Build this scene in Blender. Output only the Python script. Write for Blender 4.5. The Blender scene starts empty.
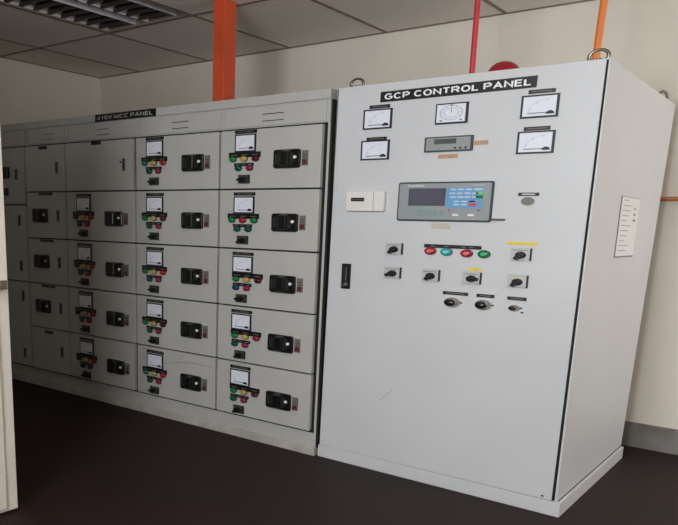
import bpy, math
from mathutils import Vector, Matrix

scene = bpy.context.scene
COL = scene.collection

# ------------------------------------------------------------------ materials
def srgb(r, g, b):
    f = lambda c: (c/255/12.92 if c/255 <= .04045 else ((c/255+.055)/1.055)**2.4)
    return (f(r), f(g), f(b), 1)

MATS = {}
def mat(name, rgb, rough=.5, metal=0.0, noise=0.0, scale=6.0, bump=0.0, bscale=200.0, emis=None, spec=.5, coat=0.0, dirt=None):
    m = bpy.data.materials.new(name); m.use_nodes = True
    nt = m.node_tree; p = nt.nodes['Principled BSDF']
    base = srgb(*rgb)
    p.inputs['Base Color'].default_value = base
    p.inputs['Roughness'].default_value = rough
    p.inputs['Metallic'].default_value = metal
    p.inputs['Specular IOR Level'].default_value = spec
    p.inputs['Coat Weight'].default_value = coat
    tc = nt.nodes.new('ShaderNodeTexCoord')
    if noise:
        n = nt.nodes.new('ShaderNodeTexNoise'); n.inputs['Scale'].default_value = scale; n.inputs['Detail'].default_value = 5
        nt.links.new(tc.outputs['Object'], n.inputs['Vector'])
        r = nt.nodes.new('ShaderNodeValToRGB')
        r.color_ramp.elements[0].position = .3; r.color_ramp.elements[1].position = .7
        lo = tuple(c*(1-noise) for c in base[:3]) + (1,)
        if dirt: lo = srgb(*dirt)
        hi = tuple(min(1, c*(1+noise*.6)) for c in base[:3]) + (1,)
        r.color_ramp.elements[0].color = lo; r.color_ramp.elements[1].color = hi
        nt.links.new(n.outputs['Fac'], r.inputs['Fac']); nt.links.new(r.outputs['Color'], p.inputs['Base Color'])
    if bump:
        n2 = nt.nodes.new('ShaderNodeTexNoise'); n2.inputs['Scale'].default_value = bscale; n2.inputs['Detail'].default_value = 3
        nt.links.new(tc.outputs['Object'], n2.inputs['Vector'])
        b = nt.nodes.new('ShaderNodeBump'); b.inputs['Strength'].default_value = bump; b.inputs['Distance'].default_value = .004
        nt.links.new(n2.outputs['Fac'], b.inputs['Height']); nt.links.new(b.outputs['Normal'], p.inputs['Normal'])
    if emis:
        p.inputs['Emission Color'].default_value = base; p.inputs['Emission Strength'].default_value = emis
    MATS[name] = m
    return m

mat('gcp_paint', (202, 204, 207), .42, noise=.035, scale=2.2, bump=.05, bscale=350)
mat('mcc_paint', (182, 181, 177), .5, noise=.05, scale=2.5, bump=.05, bscale=350)
mat('mcc_trim', (182, 181, 177), .5, noise=.06, scale=5)
mat('plinth_paint', (178, 172, 166), .6, noise=.22, scale=9)
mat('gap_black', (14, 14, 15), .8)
mat('rubber', (22, 22, 23), .6)
mat('black_plastic', (17, 17, 18), .32)
mat('label_black', (13, 13, 14), .4)
mat('ink_white', (235, 235, 235), .5)
mat('sign_ink', (196, 196, 192), .5)
mat('meter_face', (226, 229, 240), .3)
mat('dial_blue', (196, 202, 222), .5)
mat('ink_dark', (30, 30, 34), .5)
mat('lamp_green', (18, 120, 62), .25, coat=.5)
mat('lamp_dark_green', (12, 78, 70), .25, coat=.5)
mat('lamp_teal', (40, 160, 158), .25, coat=.5)
mat('lamp_red', (164, 28, 44), .25, coat=.5)
mat('lamp_pink', (140, 40, 62), .25, coat=.5)
mat('lamp_maroon', (80, 18, 22), .25, coat=.5)
mat('lamp_yellow', (186, 156, 74), .3, coat=.5)
mat('lamp_blue', (30, 58, 92), .25, coat=.5)
mat('lamp_red_centre', (226, 110, 118), .3)
mat('lamp_teal_centre', (120, 205, 200), .3)
mat('lamp_green_centre', (70, 170, 125), .3)
mat('switch_plate', (186, 186, 190), .4, metal=.1)
mat('switch_plate_dark', (60, 62, 64), .4)
mat('chrome', (215, 215, 218), .16, metal=1)
mat('steel', (128, 124, 116), .3, metal=.9)
mat('tag_grey', (112, 108, 104), .45)
mat('tag_red', (84, 38, 38), .5)
mat('controller_grey', (146, 152, 155), .42, noise=.05, scale=12)
mat('controller_bezel', (58, 62, 64), .4)
mat('screen', (76, 76, 92), .22)
mat('keypad_blue', (104, 156, 198), .4)
mat('key_pale', (190, 208, 226), .4)
mat('key_white', (232, 226, 226), .4)
mat('key_green', (110, 196, 116), .4)
mat('key_red', (206, 70, 84), .4)
mat('keypad_green', (128, 156, 150), .45)
mat('lcd_green', (74, 84, 78), .25)
mat('digital_grey', (146, 150, 150), .4)
mat('tape_brown', (186, 148, 118), .65, noise=.12, scale=60)
mat('tape_beige', (196, 190, 172), .65, noise=.12, scale=60)
mat('tape_yellow', (226, 204, 84), .6, noise=.12, scale=40)
mat('stick_brown', (92, 76, 68), .6)
mat('white_plastic', (222, 219, 216), .4)
mat('orange_paint', (205, 80, 40), .5, noise=.1, scale=8)
mat('orange_pipe', (214, 118, 48), .45)
mat('copper_pipe', (188, 118, 62), .45)
mat('red_pipe', (196, 44, 58), .42)
mat('bell_red', (150, 16, 30), .3, coat=.4)
mat('paper', (222, 222, 222), .6)
mat('paper_ink', (150, 152, 156), .6)
mat('sheet_border', (120, 120, 118), .5)
mat('wall_cream', (228, 221, 209), .75, noise=.05, scale=2.0, bump=.1, bscale=90)
mat('baseboard_grey', (132, 130, 128), .55, noise=.08, scale=5, dirt=(112, 104, 92))
mat('ceiling_tile', (236, 229, 220), .9, noise=.04, scale=40, bump=.2, bscale=120)
mat('ceiling_grid', (128, 114, 102), .6)
mat('floor_brown', (35, 20, 19), .6, spec=.25, noise=.16, scale=3.5, bump=.08, bscale=40)
mat('door_white', (200, 193, 182), .45, noise=.03, scale=3)
mat('fixture_dark', (52, 44, 44), .5)
mat('fixture_metal', (222, 218, 222), .3, metal=.25)
mat('fixture_frame', (128, 114, 102), .5)
mat('fixture_blade', (66, 58, 58), .35, metal=.3)
mat('tube_off', (206, 204, 204), .35)
mat('ground_outside', (150, 148, 144), .9, noise=.1, scale=3)

# ------------------------------------------------------------------ mesh builder
class MB:
    def __init__(s): s.v = []; s.f = []; s.m = []; s.mats = []; s.sm = []
    def mi(s, m):
        if m not in s.mats: s.mats.append(m)
        return s.mats.index(m)
    def add(s, vs, fs, m, smooth=False):
        o = len(s.v); s.v += [tuple(p) for p in vs]; k = s.mi(m)
        for f in fs: s.f.append(tuple(o+i for i in f)); s.m.append(k); s.sm.append(smooth)
    def hexa(s, p, m):
        # p: 8 corners ordered x-fastest, then y, then z
        s.add(p, [(0, 2, 3, 1), (4, 5, 7, 6), (0, 1, 5, 4), (2, 6, 7, 3), (0, 4, 6, 2), (1, 3, 7, 5)], m)
    def box(s, x0, x1, y0, y1, z0, z1, m):
        s.hexa([(x, y, z) for z in (z0, z1) for y in (y0, y1) for x in (x0, x1)], m)
    def quad_plate(s, c, y0, y1, m):
        # plate with a four sided outline c = TL, TR, BR, BL in (x, z)
        tl, tr, br, bl = c
        s.hexa([(q[0], y, q[1]) for (a, b) in ((bl, br), (tl, tr)) for y in (y0, y1) for q in (a, b)], m)
    def disc(s, cx, cz, rx, rz, y0, y1, m, n=20, taper=1.0):
        # cylinder standing out along -y: base at y1, front at y0
        vs = []
        for y, t in ((y1, 1.0), (y0, taper)):
            for i in range(n):
                a = 2*math.pi*i/n; vs.append((cx+rx*t*math.cos(a), y, cz+rz*t*math.sin(a)))
        fs = [(i, (i+1) % n, n+(i+1) % n, n+i) for i in range(n)]
        s.add(vs, fs, m, True)
        s.add(vs[n:], [tuple(range(n))], m); s.add(vs[:n], [tuple(reversed(range(n)))], m)
    def dome(s, cx, cz, rx, rz, y1, h, m, n=20, k=5):
        vs = []; fs = []
        for j in range(k):
            a = .5*math.pi*j/k
            for i in range(n):
                b = 2*math.pi*i/n
                vs.append((cx+rx*math.cos(a)*math.cos(b), y1-h*math.sin(a), cz+rz*math.cos(a)*math.sin(b)))
        vs.append((cx, y1-h, cz))
        for j in range(k-1):
            for i in range(n): fs.append((j*n+i, j*n+(i+1) % n, (j+1)*n+(i+1) % n, (j+1)*n+i))
        for i in range(n): fs.append(((k-1)*n+i, (k-1)*n+(i+1) % n, k*n))
        fs.append(tuple(reversed(range(n))))
        s.add(vs, fs, m, True)
    def dome_z(s, c, r, h, m, n=32, k=9):
        vs = []; fs = []
        for j in range(k):
            a = .5*math.pi*j/k
            for i in range(n):
                b = 2*math.pi*i/n
                vs.append((c[0]+r*math.cos(a)*math.cos(b), c[1]+r*math.cos(a)*math.sin(b), c[2]+h*math.sin(a)))
        vs.append((c[0], c[1], c[2]+h))
        for j in range(k-1):
            for i in range(n): fs.append((j*n+i, j*n+(i+1) % n, (j+1)*n+(i+1) % n, (j+1)*n+i))
        for i in range(n): fs.append(((k-1)*n+i, (k-1)*n+(i+1) % n, k*n))
        fs.append(tuple(reversed(range(n))))
        s.add(vs, fs, m, True)
    def tube(s, pts, r, m, n=14):
        pts = [Vector(p) for p in pts]; vs = []; fs = []
        for i, p in enumerate(pts):
            t = (pts[min(i+1, len(pts)-1)]-pts[max(i-1, 0)]).normalized()
            u = t.cross(Vector((0, 0, 1)) if abs(t.z) < .9 else Vector((1, 0, 0))).normalized(); w = t.cross(u)
            for j in range(n):
                a = 2*math.pi*j/n; vs.append(p+r*(math.cos(a)*u+math.sin(a)*w))
        for i in range(len(pts)-1):
            for j in range(n): fs.append((i*n+j, i*n+(j+1) % n, (i+1)*n+(j+1) % n, (i+1)*n+j))
        s.add(vs, fs, m, True)
        s.add(vs[:n], [tuple(reversed(range(n)))], m); s.add(vs[-n:], [tuple(range(n))], m)
    def torus(s, c, R, r, m, sx=1.0, rot=0.0, n=28, k=10):
        # ring standing upright; rot turns it about z
        vs = []; fs = []
        for i in range(n):
            a = 2*math.pi*i/n
            for j in range(k):
                b = 2*math.pi*j/k; q = R+r*math.cos(b)
                x = q*math.cos(a)*sx; y = r*math.sin(b); z = q*math.sin(a)
                vs.append((c[0]+x*math.cos(rot)-y*math.sin(rot), c[1]+x*math.sin(rot)+y*math.cos(rot), c[2]+z))
        for i in range(n):
            for j in range(k): fs.append((i*k+j, i*k+(j+1) % k, ((i+1) % n)*k+(j+1) % k, ((i+1) % n)*k+j))
        s.add(vs, fs, m, True)
    def arc(s, cx, cz, rx, rz, a0, a1, w, y0, y1, m, n=14):
        vs = []; fs = []
        for i in range(n+1):
            a = a0+(a1-a0)*i/n
            for q in (1, 1-w):
                for y in (y0, y1): vs.append((cx+rx*q*math.cos(a), y, cz+rz*q*math.sin(a)))
        for i in range(n):
            b = 4*i; c = b+4
            fs += [(b, c, c+2, b+2), (b+1, b+3, c+3, c+1), (b, b+1, c+1, c), (b+2, c+2, c+3, b+3)]
        s.add(vs, fs, m)
    def rbox(s, x0, x1, y0, y1, z0, z1, m, rx, rz, n=5, ch=.006):
        # box with rounded corners seen from the front and a chamfered front edge
        def ring(d, y):
            out = []
            for (cx, cz, a0) in ((x1-rx, z1-rz, 0), (x0+rx, z1-rz, 90), (x0+rx, z0+rz, 180), (x1-rx, z0+rz, 270)):
                for i in range(n+1):
                    a = math.radians(a0+90*i/n)
                    out.append((cx+(rx-d)*math.cos(a), y, cz+(rz-d*.6)*math.sin(a)))
            return out
        a = ring(0, y1); b = ring(0, y0+ch); c = ring(min(ch, rx*.8), y0); N = len(a)
        fs = []
        for k in (0, 1):
            for i in range(N): fs.append((k*N+i, k*N+(i+1) % N, (k+1)*N+(i+1) % N, (k+1)*N+i))
        s.add(a+b+c, fs, m)
        s.add(c, [tuple(range(N))], m); s.add(a, [tuple(reversed(range(N)))], m)
    def mesh(s, name):
        me = bpy.data.meshes.new(name); me.from_pydata(s.v, [], s.f)
        for k in s.mats: me.materials.append(MATS[k])
        for p, k, q in zip(me.polygons, s.m, s.sm): p.material_index = k; p.use_smooth = q
        me.validate(); me.update()
        import bmesh
        bm = bmesh.new(); bm.from_mesh(me)
        bmesh.ops.recalc_face_normals(bm, faces=bm.faces[:]); bm.to_mesh(me); bm.free()
        return me
    def build(s, name, parent=None, off=(0, 0, 0), bevel=0):
        """verts are given in world space minus off; off = world position of the parent"""
        o = bpy.data.objects.new(name, s.mesh(name)); COL.objects.link(o)
        if off != (0, 0, 0):
            o.data.transform(Matrix.Translation(-Vector(off)))
        if parent: o.parent = parent
        if bevel:
            b = o.modifiers.new('bevel', 'BEVEL'); b.width = bevel; b.segments = 2; b.limit_method = 'ANGLE'; b.angle_limit = math.radians(50)
        return o

def one(fn, *a):
    b = MB(); getattr(b, fn)(*a); return b

def thing(name, loc, label, cat, group=None):
    o = bpy.data.objects.new(name, None); COL.objects.link(o); o.location = loc
    o.empty_display_size = .1
    return tag(o, label, cat, group)
def tag(o, label, cat, group=None):
    o['label'] = label; o['category'] = cat
    if group: o['group'] = group
    return o
def struct(o): o['kind'] = 'structure'; return o

def text_into(mb, txt, x0, x1, z0, z1, y, m, bold=.0, tilt=0.0, depth=.001):
    """flat letters filling the box x0..x1, z0..z1, facing -y"""
    cu = bpy.data.curves.new('lettering', 'FONT'); cu.body = txt; cu.size = 1; cu.offset = bold; cu.resolution_u = 3
    ob = bpy.data.objects.new('lettering', cu); COL.objects.link(ob)
    dg = bpy.context.evaluated_depsgraph_get(); dg.update()
    me = bpy.data.meshes.new_from_object(ob.evaluated_get(dg))
    xs = [v.co.x for v in me.vertices]; ys = [v.co.y for v in me.vertices]
    a, b, c, d = min(xs), max(xs), min(ys), max(ys)
    vs = [(x0+(v.co.x-a)/(b-a)*(x1-x0), y, z0+(v.co.y-c)/(d-c)*(z1-z0)+tilt*((v.co.x-a)/(b-a)-.5)) for v in me.vertices]
    mb.add(vs, [tuple(p.vertices) for p in me.polygons], m)
    bpy.data.objects.remove(ob); bpy.data.curves.remove(cu); bpy.data.meshes.remove(me)

def A_(cx, cz, rx, rz, a0, a1, n=10):
    return [(cx+rx*math.cos(math.radians(a0+(a1-a0)*i/n)), cz+rz*math.sin(math.radians(a0+(a1-a0)*i/n))) for i in range(n+1)]
GLYPH = {   # bold sans letters as strokes in a box one high: (width, polylines)
    'G': (.80, [A_(.40, .5, .40, .5, 40, 318, 18)+[(.78, .20), (.78, .47)], [(.80, .47), (.44, .47)]]),
    'C': (.76, [A_(.40, .5, .40, .5, 42, 318, 18)]),
    'O': (.82, [A_(.41, .5, .41, .5, 0, 360, 24)]),
    'P': (.68, [[(0, 0), (0, 1), (.40, 1)]+A_(.40, .73, .26, .27, 90, -90, 10)+[(0, .46)]]),
    'R': (.74, [[(0, 0), (0, 1), (.44, 1)]+A_(.44, .74, .26, .26, 90, -90, 10)+[(0, .48)], [(.42, .48), (.74, 0)]]),
    'N': (.72, [[(0, 0), (0, 1), (.72, 0), (.72, 1)]]),
    'T': (.66, [[(-.04, 1), (.70, 1)], [(.33, 1), (.33, 0)]]),
    'L': (.56, [[(0, 1), (0, 0), (.58, 0)]]),
    'E': (.60, [[(.62, 1), (0, 1), (0, 0), (.64, 0)], [(0, .52), (.56, .52)]]),
    'A': (.78, [[(-.02, -.03), (.39, 1), (.80, -.03)], [(.14, .32), (.64, .32)]]),
    'V': (.74, [[(-.02, 1.03), (.37, 0), (.76, 1.03)]]),
    'M': (.88, [[(0, 0), (0, 1), (.44, .1), (.88, 1), (.88, 0)]]),
    '4': (.62, [[(.64, .25), (0, .25), (.44, 1), (.46, 0)]]),
    '1': (.40, [[(.04, .78), (.28, 1), (.28, 0)]]),
    '5': (.60, [[(.56, 1), (.10, 1), (.04, .52)]+A_(.28, .32, .30, .32, 110, -150, 12)]),
}
def sign_text(mb, txt, x0, x1, z0, z1, y, m, w=.20, gap=.34, space=.36, tilt=0.0):
    total = 0; place = []
    for ch in txt:
        if ch == ' ': total += space; continue
        place.append((ch, total)); total += GLYPH[ch][0]+gap
    total -= gap; H = z1-z0; sxx = (x1-x0)/(total+w); szz = H/(1+w); k = 0
    for ch, o in place:
        for pl in GLYPH[ch][1]:
            P = [Vector(((p[0]+o+w/2), (p[1]+w/2))) for p in pl]
            L_, R_ = [], []
            for i, p in enumerate(P):
                d0 = (P[i]-P[i-1]).normalized() if i else (P[1]-P[0]).normalized()
                d1 = (P[i+1]-P[i]).normalized() if i < len(P)-1 else d0
                n0 = Vector((-d0.y, d0.x)); n1 = Vector((-d1.y, d1.x)); n = n0+n1
                n = n.normalized() if n.length > .05 else n0
                q = w/2/max(.45, n.dot(n0))
                e = Vector((0, 0))
                L_.append(p+n*q); R_.append(p-n*q)
            vs = []
            for a in L_+R_:
                k += 1
                vs.append((x0+a.x*sxx, y, z0+a.y*szz+tilt*(a.x/total-.5)))
            N = len(P)
            mb.add(vs, [(i, i+1, N+i+1, N+i) for i in range(N-1)], m)
            y -= .00002

# ------------------------------------------------------------------ the room
XL, XR, YB, YF, HC = -3.88, 4.9, 1.632, -4.7, 2.787
b = MB(); b.box(XL-.2, XR+.2, YF-.2, YB+.2, -.1, 0, 'floor_brown'); struct(b.build('floor'))
b = MB(); b.box(XL-.1, XR+.1, YB, YB+.15, 0, HC+.1, 'wall_cream'); struct(b.build('wall_back'))
b = MB(); b.box(XL-.15, XL, YF, YB, 0, HC+.1, 'wall_cream'); struct(b.build('wall_left'))
# right wall with a window opening
WY0, WY1, WZ0, WZ1 = .15, 1.45, 1.1, 2.6
b = MB()
b.box(XR, XR+.15, YF, WY0, 0, HC+.1, 'wall_cream'); b.box(XR, XR+.15, WY1, YB, 0, HC+.1, 'wall_cream')
b.box(XR, XR+.15, WY0, WY1, 0, WZ0, 'wall_cream'); b.box(XR, XR+.15, WY0, WY1, WZ1, HC+.1, 'wall_cream')
struct(b.build('wall_right'))
b = MB()
for y in (WY0, (WY0+WY1)/2-.02, WY1-.04): b.box(XR+.03, XR+.09, y, y+.04, WZ0, WZ1, 'door_white')
for z in (WZ0, WZ1-.04): b.box(XR+.03, XR+.09, WY0, WY1, z, z+.04, 'door_white')
struct(b.build('window_1'))
# front wall with the wide high window that daylight comes through
DX0, DX1, DZ0, DZ1 = .7, 2.1, 1.4, 2.7
b = MB()
b.box(XL, DX0, YF-.15, YF, 0, HC+.1, 'wall_cream'); b.box(DX1, XR, YF-.15, YF, 0, HC+.1, 'wall_cream')
b.box(DX0, DX1, YF-.15, YF, DZ1, HC+.1, 'wall_cream'); b.box(DX0, DX1, YF-.15, YF, 0, DZ0, 'wall_cream')
struct(b.build('wall_front'))
# unseen partition, added to darken the left sections; carries the white door leaf
b = MB(); b.box(XL, -.60, -2.78, -2.66, 0, HC, 'wall_cream'); struct(b.build('shading_partition'))
b = MB(); b.box(XL, XR, YB-.014, YB, 0, .162, 'baseboard_grey'); struct(b.build('baseboard_back'))

# ceiling: lay-in tiles with a metal grid, one opening for the light
TP = .8948; TX = -.5954
FX0, FX1, FY0, FY1 = TX-2*TP, TX-TP, -.69, .472
xs = [TX+TP*k for k in range(-4, 7)]; xs = [x for x in xs if XL < x < XR]
ys = [.472-1.162*k for k in range(0, 5)]
b = MB()
for (x0, x1, y0, y1) in ((XL, FX0, YF, YB), (FX1, XR, YF, YB), (FX0, FX1, YF, FY0), (FX0, FX1, FY1, YB)):
    b.box(x0, x1, y0, y1, HC, HC+.1, 'ceiling_tile')
ceil = struct(b.build('ceiling'))
g = MB()
for x in xs: g.box(x-.013, x+.013, YF, YB, HC-.004, HC+.002, 'ceiling_grid')
for y in ys:
    if y > YF: g.box(XL, XR, y-.013, y+.013, HC-.0045, HC+.002, 'ceiling_grid')
g.box(XL, XR, YB-.02, YB, HC-.006, HC+.002, 'ceiling_grid'); g.box(XL, XL+.02, YF, YB, HC-.006, HC+.002, 'ceiling_grid')
g.build('ceiling_grid', ceil)

# recessed twin-tube louvre light
lt = thing('ceiling_light', ((FX0+FX1)/2, (FY0+FY1)/2, HC), 'unlit recessed fluorescent ceiling light with scalloped silver louvres', 'ceiling light')
off = tuple(lt.location)
b = MB(); w = .03
b.box(FX0+.013, FX0+w, FY0, FY1, HC-.006, HC+.09, 'fixture_frame'); b.box(FX1-w, FX1-.013, FY0, FY1, HC-.006, HC+.09, 'fixture_frame')
b.box(FX0+w, FX1-w, FY0+.01, FY0+w, HC-.006, HC+.09, 'fixture_frame'); b.box(FX0+w, FX1-w, FY1-w, FY1-.013, HC-.006, HC+.09, 'fixture_frame')
b.build('frame', lt, off)
b = MB(); b.box(FX0+w, FX1-w, FY0+w, FY1-w, HC+.085, HC+.09, 'fixture_dark'); b.build('tray', lt, off)
mid = (FX0+FX1)/2
for (a, c) in ((FX0+w+.01, mid-.10), (mid+.03, FX1-w-.10)):
    b = MB()
    # curved side reflectors running along the tube
    for side in (0, 1):
        for i in range(6):
            t0, t1 = i/6, (i+1)/6
            fx = lambda t, s_=side: (.115 if s_ == 0 else .03)*(1-math.cos(t*math.pi/2))
            fz = lambda t: .075*math.sin(t*math.pi/2)
            q = lambda t: (a+fx(t) if side == 0 else c-fx(t), HC+.003+fz(t))
            p0, p1 = q(t0), q(t1)
            b.add([(p0[0], FY0+w, p0[1]), (p0[0], FY1-w, p0[1]), (p1[0], FY1-w, p1[1]), (p1[0], FY0+w, p1[1])], [(0, 1, 2, 3)], 'fixture_metal', True)
    b.build('reflector', lt, off)
    t = MB(); t.tube([((a+c)/2+.05, FY0+.06, HC+.066), ((a+c)/2+.05, FY1-.06, HC+.066)], .016, 'tube_off'); t.build('lamp_tube', lt, off)
    l = MB(); nb = 9
    for k in range(nb):
        y = FY0+.06+(FY1-FY0-.12)*(k+.5)/nb
        vs = []; fs = []; n = 8
        for i in range(n+1):
            u = i/n; x = a+(c-a)*u
            top = HC+.004+.03*math.sin(u*math.pi)
            th = .018*(1-.75*math.sin(u*math.pi))
            vs += [(x, y-th, HC+.002), (x, y+th, HC+.002), (x, y+.003, HC+.058), (x, y-.003, HC+.058)]
        for i in range(n):
            o = 4*i
            fs += [(o, o+4, o+5, o+1), (o+1, o+5, o+6, o+2), (o+2, o+6, o+7, o+3), (o+3, o+7, o+4, o)]
        l.add(vs, fs, 'fixture_blade', True)
    l.build('louvre', lt, off)

# white door leaf standing open, hinged on the partition
b = MB()
b.box(-.60, -.556, -2.64, -1.70, .012, 2.12, 'door_white')
d1 = struct(b.build('door_1', bevel=.004))
b = MB(); b.box(-.556, -.543, -2.62, -1.765, .03, 2.10, 'door_white'); b.build('door_skin', d1, bevel=.003)
b = MB(); b.box(-.543, -.535, -1.86, -1.79, .97, 1.16, 'steel')
b.tube([(-.54, -1.80, 1.075), (-.50, -1.80, 1.075), (-.49, -1.815, 1.075), (-.49, -1.95, 1.072)], .012, 'black_plastic')
b.box(-.556, -.551, -1.740, -1.708, 1.055, 1.095, 'stick_brown')
b.build('door_handle', d1)
b = MB()
for z in (.25, 1.06, 1.9): b.tube([(-.575, -2.65, z-.05), (-.575, -2.65, z+.05)], .011, 'steel')
b.build('hinge', d1)

# ------------------------------------------------------------------ instruments shared by the module doors
# all in door-local space: x to the right, z down from the door's top-left front corner (v negative), y=0 is the door face
CACHE = {}
def inst(kind, name, parent, x, z, label=None):
    o = bpy.data.objects.new(name, CACHE[kind]); COL.objects.link(o); o.parent = parent; o.location = (x, 0, z)
    if label: o['label'] = label
    return o

b = MB(); b.box(-.084, .084, -.004, 0, -.0095, .0095, 'label_black')
b.box(-.060, -.02, -.0045, -.004, -.0018, .0018, 'tag_grey'); b.box(-.012, .06, -.0045, -.004, -.0018, .0018, 'tag_grey')
CACHE['name_label'] = b.mesh('name_label')

def meter_mesh(w, h, y=-.006, arc=True):
    b = MB(); t = .011; tz = .0075
    b.box(-w/2, w/2, y, 0, -h/2, h/2, 'ink_dark')
    b.box(-w/2+t, w/2-t, y-.002, y, -h/2+tz, h/2-tz, 'meter_face')
    if arc:
        b.arc(w*.30, -h*.28, w*.60, h*.60, math.radians(95), math.radians(175), .035, y-.0026, y-.002, 'dial_blue')
        for i in range(3):
            a = math.radians(100+32*i); cx, cz = w*.30+w*.55*math.cos(a), -h*.28+h*.56*math.sin(a)
            b.box(cx-.004, cx+.004, y-.0027, y-.002, cz-.003, cz+.003, 'dial_blue')
        b.box(-w*.30, w*.26, y-.0030, y-.002, -h*.31, -h*.28, 'ink_dark')
        b.arc(w*.30, -h*.36, w*.11, h*.15, 0, math.pi, .99, y-.004, y-.002, 'ink_dark', 10)
    return b.mesh('panel_meter')
CACHE['panel_meter'] = meter_mesh(.162, .101)

def strip_mesh(w, h):
    b = MB(); b.box(-w/2, w/2, -.005, 0, -h/2, h/2, 'label_black')
    for k in range(3):
        cx = (-.33+.33*k)*w; b.box(cx-w*.1, cx+w*.1, -.0055, -.005, -.0025, .0015, 'tag_grey')
    return b.mesh('label_strip')
CACHE['strip_wide'] = strip_mesh(.245, .031)
CACHE['strip_small'] = strip_mesh(.15, .019)

def lamp_mesh(m, rx=.0275, rz=.017, centre=None):
    b = MB(); b.disc(0, 0, rx, rz, -.006, 0, 'ink_dark', 20); b.disc(0, 0, rx*.93, rz*.93, -.012, -.006, m, 20)
    b.dome(0, 0, rx*.80, rz*.80, -.012, .008, m, 20)
    if centre: b.disc(0, 0, rx*.42, rz*.42, -.0212, -.0185, centre, 16)
    return b.mesh('indicator_lamp')
for k in ('green', 'yellow', 'red', 'maroon', 'dark_green', 'pink', 'blue'):
    CACHE['lamp_'+k] = lamp_mesh('lamp_'+k)
CACHE['blamp_red'] = lamp_mesh('lamp_red', .033, .020, 'lamp_red_centre')
CACHE['blamp_teal'] = lamp_mesh('lamp_teal', .033, .020, 'lamp_teal_centre')
CACHE['blamp_green'] = lamp_mesh('lamp_green', .033, .020, 'lamp_green_centre')

def lever(b, cx, cz, ang, L, y, m='black_plastic', sx=1.6, wd=.009):
    # pointed knob lever; ang in degrees from +x, the horizontal axis stretched like the switch itself
    a = math.radians(ang); dx, dz = math.cos(a), math.sin(a); px, pz = -dz, dx
    P = lambda u, v: (cx+sx*(dx*u+px*v), cz+dz*u+pz*v)
    pts = [P(-.010, -wd), P(-.010, wd), P(L, wd*.6), P(L, -wd*.6)]
    vs = [(p[0], y, p[1]) for p in pts]+[(p[0], y+.014, p[1]) for p in pts]
    b.add(vs, [(0, 1, 2, 3), (7, 6, 5, 4), (0, 4, 5, 1), (1, 5, 6, 2), (2, 6, 7, 3), (3, 7, 4, 0)], m)

def selector_mesh(w, h, ang, plate, dark=False, yellow=False):
    b = MB()
    b.box(-w/2, w/2, -.012, 0, -h/2, h/2, 'rubber')
    b.box(-w/2, w/2-.006, -.0135, -.012, -h/2, h/2, plate)
    if not dark:
        b.box(-w/2+.008, w/2-.018, -.0140, -.0135, h/2-.012, h/2-.009, 'tag_grey' if not yellow else 'tape_yellow')
    b.disc(0, -.004, .027, .0175, -.024, -.0135, 'black_plastic', 22, .88)
    lever(b, 0, -.004, ang, .024, -.034, wd=.0105)
    return b.mesh('selector_switch')
CACHE['selector_small_left'] = selector_mesh(.082, .050, 180, 'switch_plate_dark', True)
CACHE['selector_small_down'] = selector_mesh(.082, .050, 215, 'switch_plate_dark', True)

b = MB()
b.rbox(-.095, .095, -.016, 0, -.0525, .0525, 'black_plastic', .020, .012)
b.disc(0, 0, .070, .044, -.022, -.016, 'rubber', 28)
b.rbox(-.028, .028, -.040, -.022, -.042, .042, 'black_plastic', .012, .008)
b.box(-.072, -.068, -.0225, -.016, -.03, .03, 'switch_plate_dark')
b.box(-.02, .03, -.0172, -.016, .044, .047, 'tag_grey')
b.disc(.066, .006, .0105, .0085, -.0235, -.016, 'ink_white', 14)
CACHE['rotary_handle'] = b.mesh('rotary_handle')

b = MB(); b.box(-.0205, .0205, -.006, 0, -.041, .041, 'tag_grey'); b.box(-.015, .015, -.010, -.006, -.034, -.008, 'tag_red')
b.box(-.012, .012, -.0065, -.006, .0, .004, 'rubber'); b.box(-.012, .012, -.0065, -.006, .014, .018, 'rubber')
CACHE['lock_tag'] = b.mesh('lock_tag')
b = MB(); b.rbox(-.015, .015, -.006, 0, -.042, .042, 'switch_plate_dark', .005, .005, 3, .003); b.disc(0, -.018, .009, .006, -.010, -.006, 'black_plastic', 12)
CACHE['door_lock'] = b.mesh('door_lock')
b = MB(); b.box(-.052, .052, -.004, 0, -.012, .012, 'label_black'); CACHE['short_label'] = b.mesh('short_label')

Z = [1.9199, 1.5718, 1.2160, .8594, .5037, .1511]
FY = -.030      # module door face
def door(parent, porg, x0, x1, z0, z1, name='module_door'):
    """door slab whose origin is its top-left front corner"""
    b = MB(); b.box(0, x1-x0, 0, -FY, z0-z1, 0, 'mcc_paint')
    o = b.build(name, parent, bevel=.003); o.location = (x0-porg[0], FY-porg[1], z1-porg[2])
    return o

def module(dr, dv, du, lamps, btns, first=False, shift=0.0, sw='selector_small_left', hu=.513, wide=True):
    inst('name_label', 'name_label', dr, .200+du, -.012-dv*.9)
    inst('panel_meter', 'panel_meter', dr, .199+du, -.076-dv)
    inst('strip_wide', 'label_strip', dr, .194+du+shift, -.143-dv)
    inst('strip_small', 'label_strip', dr, .190+du+shift*.2, -.200-dv)
    for u, k in zip((.105, .191, .280), lamps): inst('lamp_'+k, 'indicator_lamp', dr, u+du+shift, -.168-dv, k.replace('_', ' ')+' indicator lamp')
    for u, k in zip((.149, .236), btns): inst('lamp_'+k, 'push_button', dr, u+du, -.221-dv, k.replace('_', ' ')+' push button')
    inst(sw, 'selector_switch', dr, .197+du, -.285-dv)
    inst('rotary_handle', 'rotary_handle', dr, hu, -.177-dv*.9)
    inst('lock_tag', 'lock_tag', dr, hu+.125, -.176-dv*.9)

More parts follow.
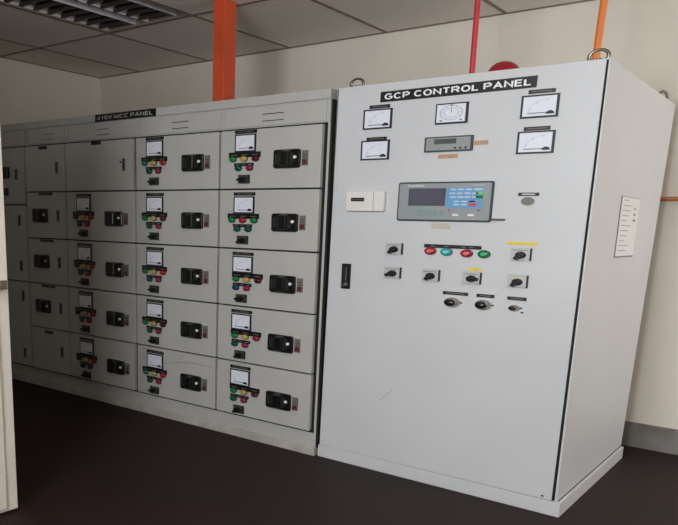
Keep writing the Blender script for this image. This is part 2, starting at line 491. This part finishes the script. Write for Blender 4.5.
def section(x0, x1, label, vents=None, door_right=None):
    o = (x0+(x1-x0)/2, 0, 0)
    t = thing('motor_control_cabinet', o, label, 'electrical cabinet', 'motor control centre sections')
    b = MB(); b.box(x0, x1, 0, .95, .052, 2.1, 'mcc_paint'); b.build('body', t, o)
    b = MB(); b.box(x0, x1, -.012, 0, 2.049, 2.1, 'mcc_trim'); b.build('top_rail', t, o, bevel=.002)
    b = MB(); b.box(x0+.026, x1-.026, -.008, 0, 1.934, 2.040, 'mcc_paint')
    h = b.build('header_panel', t, o, bevel=.002)
    if vents:
        for z in (2.0, 1.962):
            v = MB(); vx0, vx1 = vents
            v.box(vx0, vx1, -.0090, -.006, z-.0045, z, 'switch_plate_dark'); v.box(vx0, vx1, -.012, -.006, z, z+.006, 'mcc_paint')
            vo = v.build('vent_slot', h, o)
    b = MB(); b.box(x0+.004, x1-.001 if x1 < -.1 else -.009, -.003, 0, .1411, 1.9265, 'gap_black'); b.build('door_gap_shade', t, o)  # black backing board, paints in the shade of the gaps around the doors
    for (a, c) in ((x0+.001, x0+.013), (x1-.013, x1-.001)):
        b = MB(); b.box(a, c, -.006, 0, 1.930, 2.047, 'mcc_trim'); b.build('mullion', t, o, bevel=.001)
    b = MB(); b.box(x0, x1, -.012, .9, 0, .052, 'plinth_paint'); b.build('plinth', t, o, bevel=.003)
    return t, o

BX = [-3.36, -2.8228, -2.3131, -1.5427, -.7745, .006]
def span(i): return BX[i]+.007, (BX[i+1]-.012 if i < 4 else -.0275)
DV = [0, .012, .015, .016, .019]

# far-left section: three tall cable doors
t, o = section(BX[0], BX[1], 'darkest switchgear section at far left, its doors partly hidden by the white door leaf')
x0, x1 = span(0)
for (za, zb_, locks) in ((1.4765, 1.9154, ((.408, -.205),)), (.8640, 1.4675, ((.425, -.118), (.427, -.482))), (.1560, .8550, ((.437, -.115), (.430, -.590)))):
    d_ = door(t, o, x0, x1, za, zb_, 'compartment_door')
    for (u, v) in locks: inst('door_lock', 'door_lock', d_, u, v)
    if za > 1.4:
        b = MB(); b.rbox(.22, .315, -.022, 0, -.235, -.145, 'black_plastic', .01, .01); b.build('door_handle', d_)
        b = MB(); b.rbox(.24, .29, -.022, 0, -.370, -.310, 'black_plastic', .01, .01); b.build('selector_switch', d_)
# second section: narrow
t, o = section(BX[1], BX[2], 'narrow switchgear section with small handles, second from the left wall', (-2.614, -2.470))
x0, x1 = span(1)
for r in range(5):
    d_ = door(t, o, x0, x1, Z[r+1]+.0045, Z[r]-.0045)
    if r in (0, 4):
        inst('short_label', 'name_label', d_, .235, -.017-DV[r]*.5); inst('door_lock', 'door_lock', d_, .40, -.168)
    else:
        inst('name_label', 'name_label', d_, .25, -.012)
        k = inst('rotary_handle', 'rotary_handle', d_, .178, -.175); 
        inst('door_lock', 'door_lock', d_, .40, -.175)
# third section
t, o = section(BX[2], BX[3], 'dim wide switchgear section whose top door is blank, with four motor starter doors below', (-1.964, -1.834))
x0, x1 = span(2)
for r in range(5):
    d_ = door(t, o, x0, x1-(.016 if r in (0, 4) else 0), Z[r+1]+.0045, Z[r]-.0045)
    if r == 0:
        inst('short_label', 'name_label', d_, .355, -.012)
        inst('door_lock', 'door_lock', d_, .648, -.168)
        b = MB(); b.disc(.618, -.150, .009, .006, -.008, 0, 'lamp_maroon', 12); b.build('indicator_lamp', d_)
    else:
        module(d_, DV[r], .004, ('maroon', 'yellow', 'red'), ('dark_green', 'pink'), hu=.540)
# fourth section
t, o = section(BX[3], BX[4], 'bright switchgear section of five starter doors, second to the left of the tall control panel', (-1.212, -1.069))
x0, x1 = span(3)
for r in range(5):
    d_ = door(t, o, x0, x1, Z[r+1]+.0045, Z[r]-.0045)
    module(d_, DV[r], -.014, ('green', 'yellow', 'maroon' if r in (1, 3) else 'red'), ('dark_green', 'pink'), hu=.535)
q = MB(); pts = [(.11, -.17), (.20, -.12), (.38, -.075), (.56, -.058), (.73, -.062)]
q.tube([(u, -.0003, v) for u, v in pts], .0012, 'tag_grey', 6); q.build('scratch', d_)
# fifth section, next to the control panel
t, o = section(BX[4], BX[5], 'brightest switchgear section, directly left of the tall control panel', (-.465, -.311))
x0, x1 = span(4)
LM = [('green', 'yellow', 'maroon'), ('green', 'red', 'green'), ('green', 'yellow', 'maroon'), ('green', 'yellow', 'pink'), ('green', 'yellow', 'maroon')]
BT = [('dark_green', 'pink'), ('dark_green', 'dark_green'), ('blue', 'pink'), ('dark_green', 'pink'), ('dark_green', 'pink')]
for r in range(5):
    d_ = door(t, o, x0, x1, Z[r+1]+.0045, Z[r]-.0045)
    module(d_, DV[r], -.002, LM[r], BT[r], shift=0 if r < 2 else .044, sw='selector_small_left' if r in (0, 2) else 'selector_small_down', hu=.510)

# sign over the sections
sg = MB(); sg.box(-1.974, -1.357, -.016, -.0125, 2.049, 2.097, 'label_black')
sign_text(sg, '415V MCC PANEL', -1.950, -1.385, 2.0600, 2.0850, -.0166, 'sign_ink', w=.17)
tag(sg.build('sign'), 'small black sign reading 415V MCC PANEL on the switchgear top rail', 'sign')

# ------------------------------------------------------------------ the tall control panel
GX0, GX1 = .022, 1.422
G = .008   # door face
gp = thing('control_panel', (.72, 0, 0), 'tall light grey control cabinet with meters and a keypad controller, lettered GCP CONTROL PANEL', 'electrical cabinet')
GO = (.72, 0, 0)
def gb(b, name, bevel=0, label=None, parent=None):
    o = b.build(name, parent or gp, GO, bevel=bevel)
    if label: o['label'] = label
    return o
b = MB()
xt, xb = 1.412, 1.416
yt, yb = 1.44, 1.31
L = lambda a, c, z: c+(a-c)*z/2.1
b.hexa([(GX0, .03, .075), (L(xt, xb, .075), .012, .075), (GX0, yb, .075), (L(xt, xb, .075), yb, .075),
        (GX0, .03, 2.1), (xt, .012, 2.1), (GX0, yt, 2.1), (xt+.010, yt, 2.1)], 'gcp_paint')
gb(b, 'body', .004)
b = MB(); b.quad_plate([(1.4065, 2.099), (1.412, 2.099), (1.416, .0745), (1.4065, .0745)], .004, .0125, 'gcp_paint'); gb(b, 'edge_frame')
b = MB(); b.quad_plate([(1.3965, 2.094), (1.4065, 2.094), (1.4065, .080), (1.391, .080)], .0085, .0125, 'gap_black'); gb(b, 'edge_gap_shade')  # flush black strip painted as the shade inside the door gap
b = MB(); b.quad_plate([(.030, 2.097), (1.402, 2.097), (1.404, .078), (.024, .078)], .0235, .0295, 'gap_black'); gb(b, 'door_gap_shade')  # black sheet behind the door, gap shade put in as colour
# the door front follows the frame, a dark gap runs down its right side
b = MB(); b.quad_plate([(.043, 2.100), (1.3965, 2.100), (1.391, .076), (.030, .074)], G, .0235, 'gcp_paint'); gb(b, 'door', .003)
b = MB(); b.hexa([(GX0-.004, .010, 0), (1.4335, .008, 0), (GX0-.004, 1.30, 0), (1.4335, 1.30, 0),
                  (GX0-.004, .010, .0735), (1.4328, .008, .0735), (GX0-.004, 1.30, .0735), (1.4328, 1.30, .0735)], 'gcp_paint'); gb(b, 'plinth', .003)
b = MB(); b.box(.0068, GX0-.0005, .003, .040, .054, 2.045, 'gap_black'); gb(b, 'cabinet_gap_shade')  # black fill standing in for the deep shade between the two cabinets
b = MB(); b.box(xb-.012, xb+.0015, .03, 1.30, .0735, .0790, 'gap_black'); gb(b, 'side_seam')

# title plate
b = MB(); b.quad_plate([(.306, 2.056), (1.110, 2.059), (1.109, 2.008), (.306, 2.005)], G-.004, G, 'label_black')
sign_text(b, 'GCP CONTROL PANEL', .330, 1.087, 2.0175, 2.0475, G-.0046, 'ink_white', w=.23, tilt=.003)
gb(b, 'title_plate', label='black title plate with white letters GCP CONTROL PANEL')

def gmeter(x, z, lz, lx):
    b = MB()
    w, h, y = .171, .100, G
    M = meter_mesh(w, h)
    o = bpy.data.objects.new('panel_meter', M); COL.objects.link(o); o.parent = gp; o.location = (x-GO[0], y, z)
    l = MB(); l.box(lx-.060, lx+.060, G-.004, G, lz-.0085, lz+.0085, 'label_black'); l.box(lx-.045, lx+.045, G-.0045, G-.004, lz-.0018, lz+.0018, 'tag_grey')
    gb(l, 'name_label')
for a in ((.296, 1.923, 1.985, .304), (.292, 1.7665, 1.824, .297), (1.133, 1.9245, 1.989, 1.136), (1.131, 1.767, 1.828, 1.131)): gmeter(*a)

# round scale synchroscope
b = MB(); b.box(.626, .794, G-.010, G, 1.874, 1.971, 'ink_dark'); b.box(.636, .784, G-.016, G-.010, 1.881, 1.964, 'meter_face')
for (r, w_) in ((.060, .05), (.040, .06)): b.arc(.712, 1.925, r, r*.58, 0, 2*math.pi, w_, G-.0168, G-.016, 'paper_ink', 32)
for i in range(12):
    a = math.radians(30*i); b.box(.712+.051*math.cos(a)-.002, .712+.051*math.cos(a)+.002, G-.017, G-.016, 1.925+.030*math.sin(a)-.002, 1.925+.030*math.sin(a)+.002, 'paper_ink')
b.box(.7105, .7135, G-.0175, G-.016, 1.925, 1.948, 'tag_grey'); b.box(.705, .719, G-.0175, G-.016, 1.957, 1.961, 'ink_dark')
for x in (.660, .764): b.box(x-.006, x+.006, G-.017, G-.016, 1.887, 1.893, 'tag_grey')
gb(b, 'synchroscope')

# small digital meter
b = MB(); b.box(.580, .833, G-.014, G, 1.743, 1.815, 'controller_bezel'); b.box(.590, .823, G-.016, G-.014, 1.749, 1.809, 'digital_grey'); dm = gb(b, 'digital_meter', .002)
b = MB(); b.box(.634, .750, G-.0175, G-.016, 1.779, 1.803, 'lcd_green'); gb(b, 'display', parent=dm)
for x in (.747, .774, .801):
    b = MB(); b.disc(x, 1.758, .007, .0045, G-.019, G-.016, 'lamp_blue', 12); gb(b, 'key', parent=dm)
b = MB(); b.box(.836, .906, G-.0015, G, 1.768, 1.788, 'tape_brown'); gb(b, 'tape', label='brown tape beside the digital meter')
b = MB(); b.box(.654, .757, G-.0015, G, 1.711, 1.730, 'tape_brown'); gb(b, 'tape', label='brown tape below the digital meter')

# keypad controller
b = MB(); b.rbox(.450, .958, G-.012, G, 1.403, 1.598, 'controller_bezel', .014, .009, 4, .003)
b.rbox(.459, .949, G-.014, G-.012, 1.411, 1.590, 'controller_grey', .010, .007, 4, .001)
text_into(b, 'InteliSys', .508, .598, 1.5725, 1.5845, G-.0148, 'ink_white', bold=.01)
text_into(b, 'ComAp', .855, .912, 1.5755, 1.583, G-.0148, 'ink_white')
ct = gb(b, 'keypad_controller')
b = MB(); b.box(.514, .716, G-.0155, G-.014, 1.480, 1.566, 'controller_bezel'); b.box(.519, .711, G-.016, G-.0155, 1.4835, 1.5625, 'screen'); gb(b, 'screen', parent=ct)
b = MB(); b.box(.720, .912, G-.0155, G-.014, 1.469, 1.568, 'keypad_blue'); kp = gb(b, 'keypad', parent=ct)
kn = 0
def key(x, z, m, w=.016, h=.0042):
    q = MB(); q.rbox(x-w, x+w, G-.0185, G-.0155, z-h, z+h, m, h*.8, h*.8, 3, .001); gb(q, 'key', parent=ct)
for i in range(4): key(.758+.040*i, 1.5590, 'key_pale')
key(.902, 1.559, 'key_pale', .008)
for i in range(4): key(.752+.040*i, 1.5400, 'key_pale')
for i in range(4): key(.758+.038*i, 1.5220, 'key_pale')
key(.893, 1.541, 'key_green', .020, .0080); key(.893, 1.523, 'lamp_green', .018, .0065)
for i in range(3): key(.778+.040*i, 1.5015, 'key_pale' if i < 2 else 'lamp_maroon', .015, .0035)
for i in range(2): key(.778+.040*i, 1.4860, 'key_pale')
key(.862, 1.4850, 'key_red', .018, .0075)
for x in (.778, .858): key(x, 1.4360, 'key_white', .017, .0055)
for i, m in enumerate(('key_red', 'paper_ink', 'paper_ink', 'paper_ink', 'lamp_dark_green')):
    key(.742+.038*i, 1.459, m, .005, .003)
for j in range(2):
    for i in range(4): key(.568+.028*i+.008*j, 1.455-.017*j, 'keypad_green', .012, .0055)
key(.690, 1.444, 'keypad_green', .016, .012)
b = MB(); b.box(.960, 1.025, G-.010, G, 1.412, 1.421, 'stick_brown'); gb(b, 'latch_pin', label='small brown pin beside the controller')
b = MB(); b.quad_plate([(.648, 1.397), (.742, 1.393), (.756, 1.364), (.644, 1.368)], G-.0015, G, 'tape_beige'); gb(b, 'tape', label='beige tape below the controller')

# white plastic box on the left
b = MB(); b.rbox(.144, .379, G-.028, G, 1.450, 1.555, 'white_plastic', .010, .007, 3, .003); wb = gb(b, 'junction_box', label='white plastic box')
b = MB(); b.box(.313, .3155, G-.0285, G-.028, 1.452, 1.553, 'tag_grey'); gb(b, 'box_seam', parent=wb)
b = MB(); b.box(.176, .258, G-.030, G-.028, 1.501, 1.520, 'label_black'); b.disc(.186, 1.5105, .005, .004, G-.031, G-.030, 'tag_grey', 10); b.box(.200, .250, G-.0305, G-.030, 1.509, 1.512, 'tag_grey'); gb(b, 'name_label', parent=wb)

# selector switches
def gsel(x, z, ang, yellow=False):
    m = selector_mesh(.098, .058, ang, 'switch_plate', False, yellow)
    o = bpy.data.objects.new('selector_switch', m); COL.objects.link(o); o.parent = gp; o.location = (x-GO[0], G, z)
gsel(.447, 1.257, 235); gsel(.447, 1.130, 205); gsel(.668, 1.130, 235); gsel(1.120, 1.257, 235); gsel(.888, 1.130, 0); gsel(1.117, 1.129, 235, True)

# lamps
b = MB(); b.box(.616, .922, G-.004, G, 1.270, 1.288, 'label_black')
for x in (.665, .74, .83, .87): b.box(x-.012, x+.012, G-.0046, G-.004, 1.277, 1.281, 'tag_grey')
gb(b, 'label_strip')
for x, z, k, n in ((.653, 1.253, 'blamp_red', 'red lamp'), (.741, 1.252, 'blamp_teal', 'teal lamp'), (.849, 1.249, 'blamp_red', 'red lamp'), (.938, 1.249, 'blamp_green', 'green lamp')):
    o = bpy.data.objects.new('indicator_lamp', CACHE[k]); COL.objects.link(o); o.parent = gp; o.location = (x-GO[0], G, z); o['label'] = n
for (a, c, z0, z1) in ((1.045, 1.190, 1.299, 1.315), (.864, .934, 1.165, 1.181)):
    b = MB(); b.box(a, c, G-.0015, G, z0, z1, 'tape_yellow'); gb(b, 'tape', label='yellow tape label')
for (a, c, z0, z1) in ((.740, .875, 1.038, 1.054), (.919, 1.010, 1.038, 1.054), (1.075, 1.167, 1.037, 1.053), (1.076, 1.173, 1.527, 1.542)):
    b = MB(); b.box(a, c, G-.004, G, z0, z1, 'label_black'); b.box(a+.018, c-.018, G-.0046, G-.004, (z0+z1)/2-.002, (z0+z1)/2+.002, 'tag_grey' if z0 < 1.2 else 'ink_white'); gb(b, 'name_label')

def dome_button(x, z, rx, rz, h=.022):
    b = MB(); b.disc(x, z, rx, rz, G-.010, G, 'chrome', 28, .9); b.dome(x-.010, z-.001, rx*.66, rz*.66, G-.010, h*.7, 'black_plastic', 24, 7)
    b.disc(x+rx+.002, z+.002, .005, .004, G-.004, G, 'rubber', 8)
    gb(b, 'push_button', label='round chrome ringed black push button')
dome_button(.794, .999, .047, .028); dome_button(.958, 1.000, .047, .028); dome_button(1.115, .999, .029, .017, .015)
b = MB(); b.disc(1.152, .980, .008, .004, G-.003, G, 'rubber', 10); gb(b, 'screw')
b = MB(); b.disc(1.124, 1.503, .031, .019, G-.006, G, 'steel', 24); b.disc(1.122, 1.503, .025, .0155, G-.009, G-.006, 'tag_grey', 20); b.disc(1.120, 1.503, .012, .008, G-.012, G-.009, 'steel', 14); gb(b, 'key_lamp')  # grey lamp; its small steel front disc is a painted highlight

# door latch
b = MB(); b.rbox(.128, .184, G-.012, G, 1.023, 1.163, 'black_plastic', .006, .004, 3, .003)
b.rbox(.140, .172, G-.018, G-.012, 1.062, 1.150, 'rubber', .006, .004, 3, .003); b.box(.162, .166, G-.0185, G-.018, 1.07, 1.14, 'tag_grey')
b.disc(.147, 1.042, .013, .010, G-.016, G-.012, 'steel', 14); b.box(.150, .172, G-.014, G-.012, 1.040, 1.058, 'tag_grey')
gb(b, 'door_latch')
b = MB(); b.disc(1.346, .092, .007, .004, G-.004, G, 'rubber', 10); gb(b, 'screw')
# scuffs on the paint
b = MB()
for (xa, za, xc, zc) in ((.42, .42, .475, .47), (.475, .47, .49, .495)):
    n = Vector((za-zc, 0, xc-xa)).normalized()*.0016
    b.add([(xa-n.x, G-.0006, za-n.z), (xc-n.x, G-.0006, zc-n.z), (xc+n.x, G-.0006, zc+n.z), (xa+n.x, G-.0006, za+n.z)], [(0, 1, 2, 3)], 'paper_ink')
gb(b, 'scratch')

# lifting eyes on the roof
def eye(x, y, R, sx, rot=0, r=.0075, dz=.022):
    b = MB(); b.torus((x, y, 2.1+dz), R, r, 'steel', sx, rot); b.disc_z = None
    b.tube([(x, y, 2.1), (x, y, 2.112)], .014, 'steel', 12)
    gb(b, 'lifting_eye')
eye(.130, .055, .026, 1.5, r=.0055, dz=.020); eye(1.350, .055, .028, 1.45, r=.006, dz=.020); eye(1.385, 1.27, .026, 1.3, math.radians(60))

# printed sheet on the side of the cabinet
sx = lambda z, y=0: L(xt+.010*y/1.44, xb, z)
def side_plate(b, ya, yc, za, zc, t0, t1, m, sk=.012):
    vs = []
    for z in (za, zc):
        for y in (ya, yc):
            for t in (t0, t1): vs.append((sx(z, y)+t, y, z))
    o_ = [vs[0], vs[1], vs[2], vs[3], vs[4], vs[5], vs[6], vs[7]]
    b.hexa(o_, m)
b = MB(); side_plate(b, .488, .885, 1.244, 1.548, .0005, .0035, 'sheet_border'); side_plate(b, .503, .880, 1.252, 1.545, .0035, .0045, 'paper')
sh = tag(b.build('document_sheet'), 'white printed sheet in a thin border on the side of the tall control panel', 'paper')
b = MB()
for i in range(11):
    z = 1.532-.025*i; side_plate(b, .54, .64+.03*((i*7) % 4), z-.004, z, .0045, .0049, 'paper_ink')
for i in range(3): side_plate(b, .77, .80+.012*i, 1.500-.03*i-.012, 1.500-.03*i, .0045, .0049, 'tag_grey')
b.build('printed_lines', sh)

# ------------------------------------------------------------------ pipes, tray, bell
b = MB()
b.box(-1.140, -1.045, .300, .304, 2.100, HC, 'orange_paint'); b.box(-1.049, -1.045, .304, .420, 2.100, HC, 'orange_paint')
b.box(-1.140, -1.136, .304, .420, 2.100, HC, 'orange_paint'); b.box(-1.136, -1.049, .416, .420, 2.100, HC, 'orange_paint')
ob = tag(b.build('cable_trunking', bevel=.002), 'bright orange vertical cable trunking rising from switchgear top to ceiling', 'cable trunking')
b = MB(); b.box(-1.1405, -1.0445, .2985, .300, 2.40, 2.404, 'orange_paint'); b.box(-1.1405, -1.0445, .2985, .300, 2.52, 2.524, 'orange_paint'); b.build('cover_joint', ob)

b = MB(); b.tube([(.582, .5, 2.101), (.578, .5, HC)], .0155, 'red_pipe'); b.tube([(.582, .5, 2.101), (.582, .5, 2.125)], .022, 'red_pipe')
tag(b.build('red_conduit'), 'thin red vertical conduit rising behind the control panel title', 'conduit')
b = MB(); b.tube([(1.268, .3, 2.101), (1.285, .3, HC)], .0165, 'orange_pipe'); b.tube([(1.268, .3, 2.101), (1.2685, .3, 2.125)], .023, 'orange_pipe')
tag(b.build('orange_conduit'), 'thin orange vertical conduit above right end of the control panel', 'conduit')
b = MB(); b.tube([(1.0, YB-.022, 1.579), (XR, YB-.022, 1.579)], .0125, 'copper_pipe')
wp = tag(b.build('wall_pipe'), 'thin orange brown horizontal pipe along the back wall, right of the control panel', 'pipe')
b = MB()
for x in (1.9, 2.9, 3.9): b.box(x-.012, x+.012, YB-.037, YB, 1.563, 1.595, 'steel')
b.build('pipe_clip', wp)
bl = thing('alarm_bell', (.865, .20, 2.1), 'red domed alarm bell on the control panel roof', 'alarm bell')
b = MB(); b.dome_z((.876, .20, 2.113), .080, .064, 'bell_red'); b.build('bell_dome', bl, (.865, .20, 2.1))
b = MB()
vs = []
b.tube([(.865, .20, 2.1), (.865, .20, 2.113)], .070, 'rubber', 28); b.build('base', bl, (.865, .20, 2.1))

# ------------------------------------------------------------------ daylight
def area(name, loc, rot, sx_, sy_, power, color):
    l = bpy.data.lights.new(name, 'AREA'); l.shape = 'RECTANGLE'; l.size = sx_; l.size_y = sy_; l.energy = power; l.color = color
    o = bpy.data.objects.new(name, l); COL.objects.link(o); o.location = loc; o.rotation_euler = rot
    return o
# daylight entering by the window behind the camera and the one on the right
area('daylight_front', ((DX0+DX1)/2, YF-.02, (DZ0+DZ1)/2), (math.radians(95), 0, 0), DX1-DX0, DZ1-DZ0, 146, (.95, .975, 1.0))
area('daylight_right', (XR-.01, (WY0+WY1)/2, (WZ0+WZ1)/2), (0, math.radians(90), 0), WZ1-WZ0, 1.25, 52, (1.0, .965, .945))
w = bpy.data.worlds.new('sky'); scene.world = w; w.use_nodes = True
w.node_tree.nodes['Background'].inputs['Color'].default_value = (.75, .85, 1, 1)
w.node_tree.nodes['Background'].inputs['Strength'].default_value = .6

# ------------------------------------------------------------------ camera
F, PX, PY = 730.5094, 244.417, 386.6681
yaw, pitch, roll = .6807, -.2188, .0251
cy, sy, cp, sp, cr, sr = math.cos(yaw), math.sin(yaw), math.cos(pitch), math.sin(pitch), math.cos(roll), math.sin(roll)
fw = Vector((-sy*cp, cy*cp, sp)); rt = Vector((cy, sy, 0)); up = rt.cross(fw)
rt2 = cr*rt+sr*up; up2 = -sr*rt+cr*up
cam = bpy.data.cameras.new('camera'); co = bpy.data.objects.new('camera', cam); COL.objects.link(co)
M = Matrix(((rt2.x, up2.x, -fw.x, 2.3404), (rt2.y, up2.y, -fw.y, -3.5791), (rt2.z, up2.z, -fw.z, 1.3649), (0, 0, 0, 1)))
co.matrix_world = M
cam.sensor_fit = 'HORIZONTAL'; cam.sensor_width = 36; cam.lens = F/678*36
cam.shift_x = (339-PX)/678; cam.shift_y = (PY-262.5)/678
cam.clip_start = .05; cam.clip_end = 100
scene.camera = co

vs_ = scene.view_settings
vs_.view_transform = 'Standard'; vs_.look = 'None'; vs_.gamma = 1; vs_.exposure = 0; vs_.use_curve_mapping = False
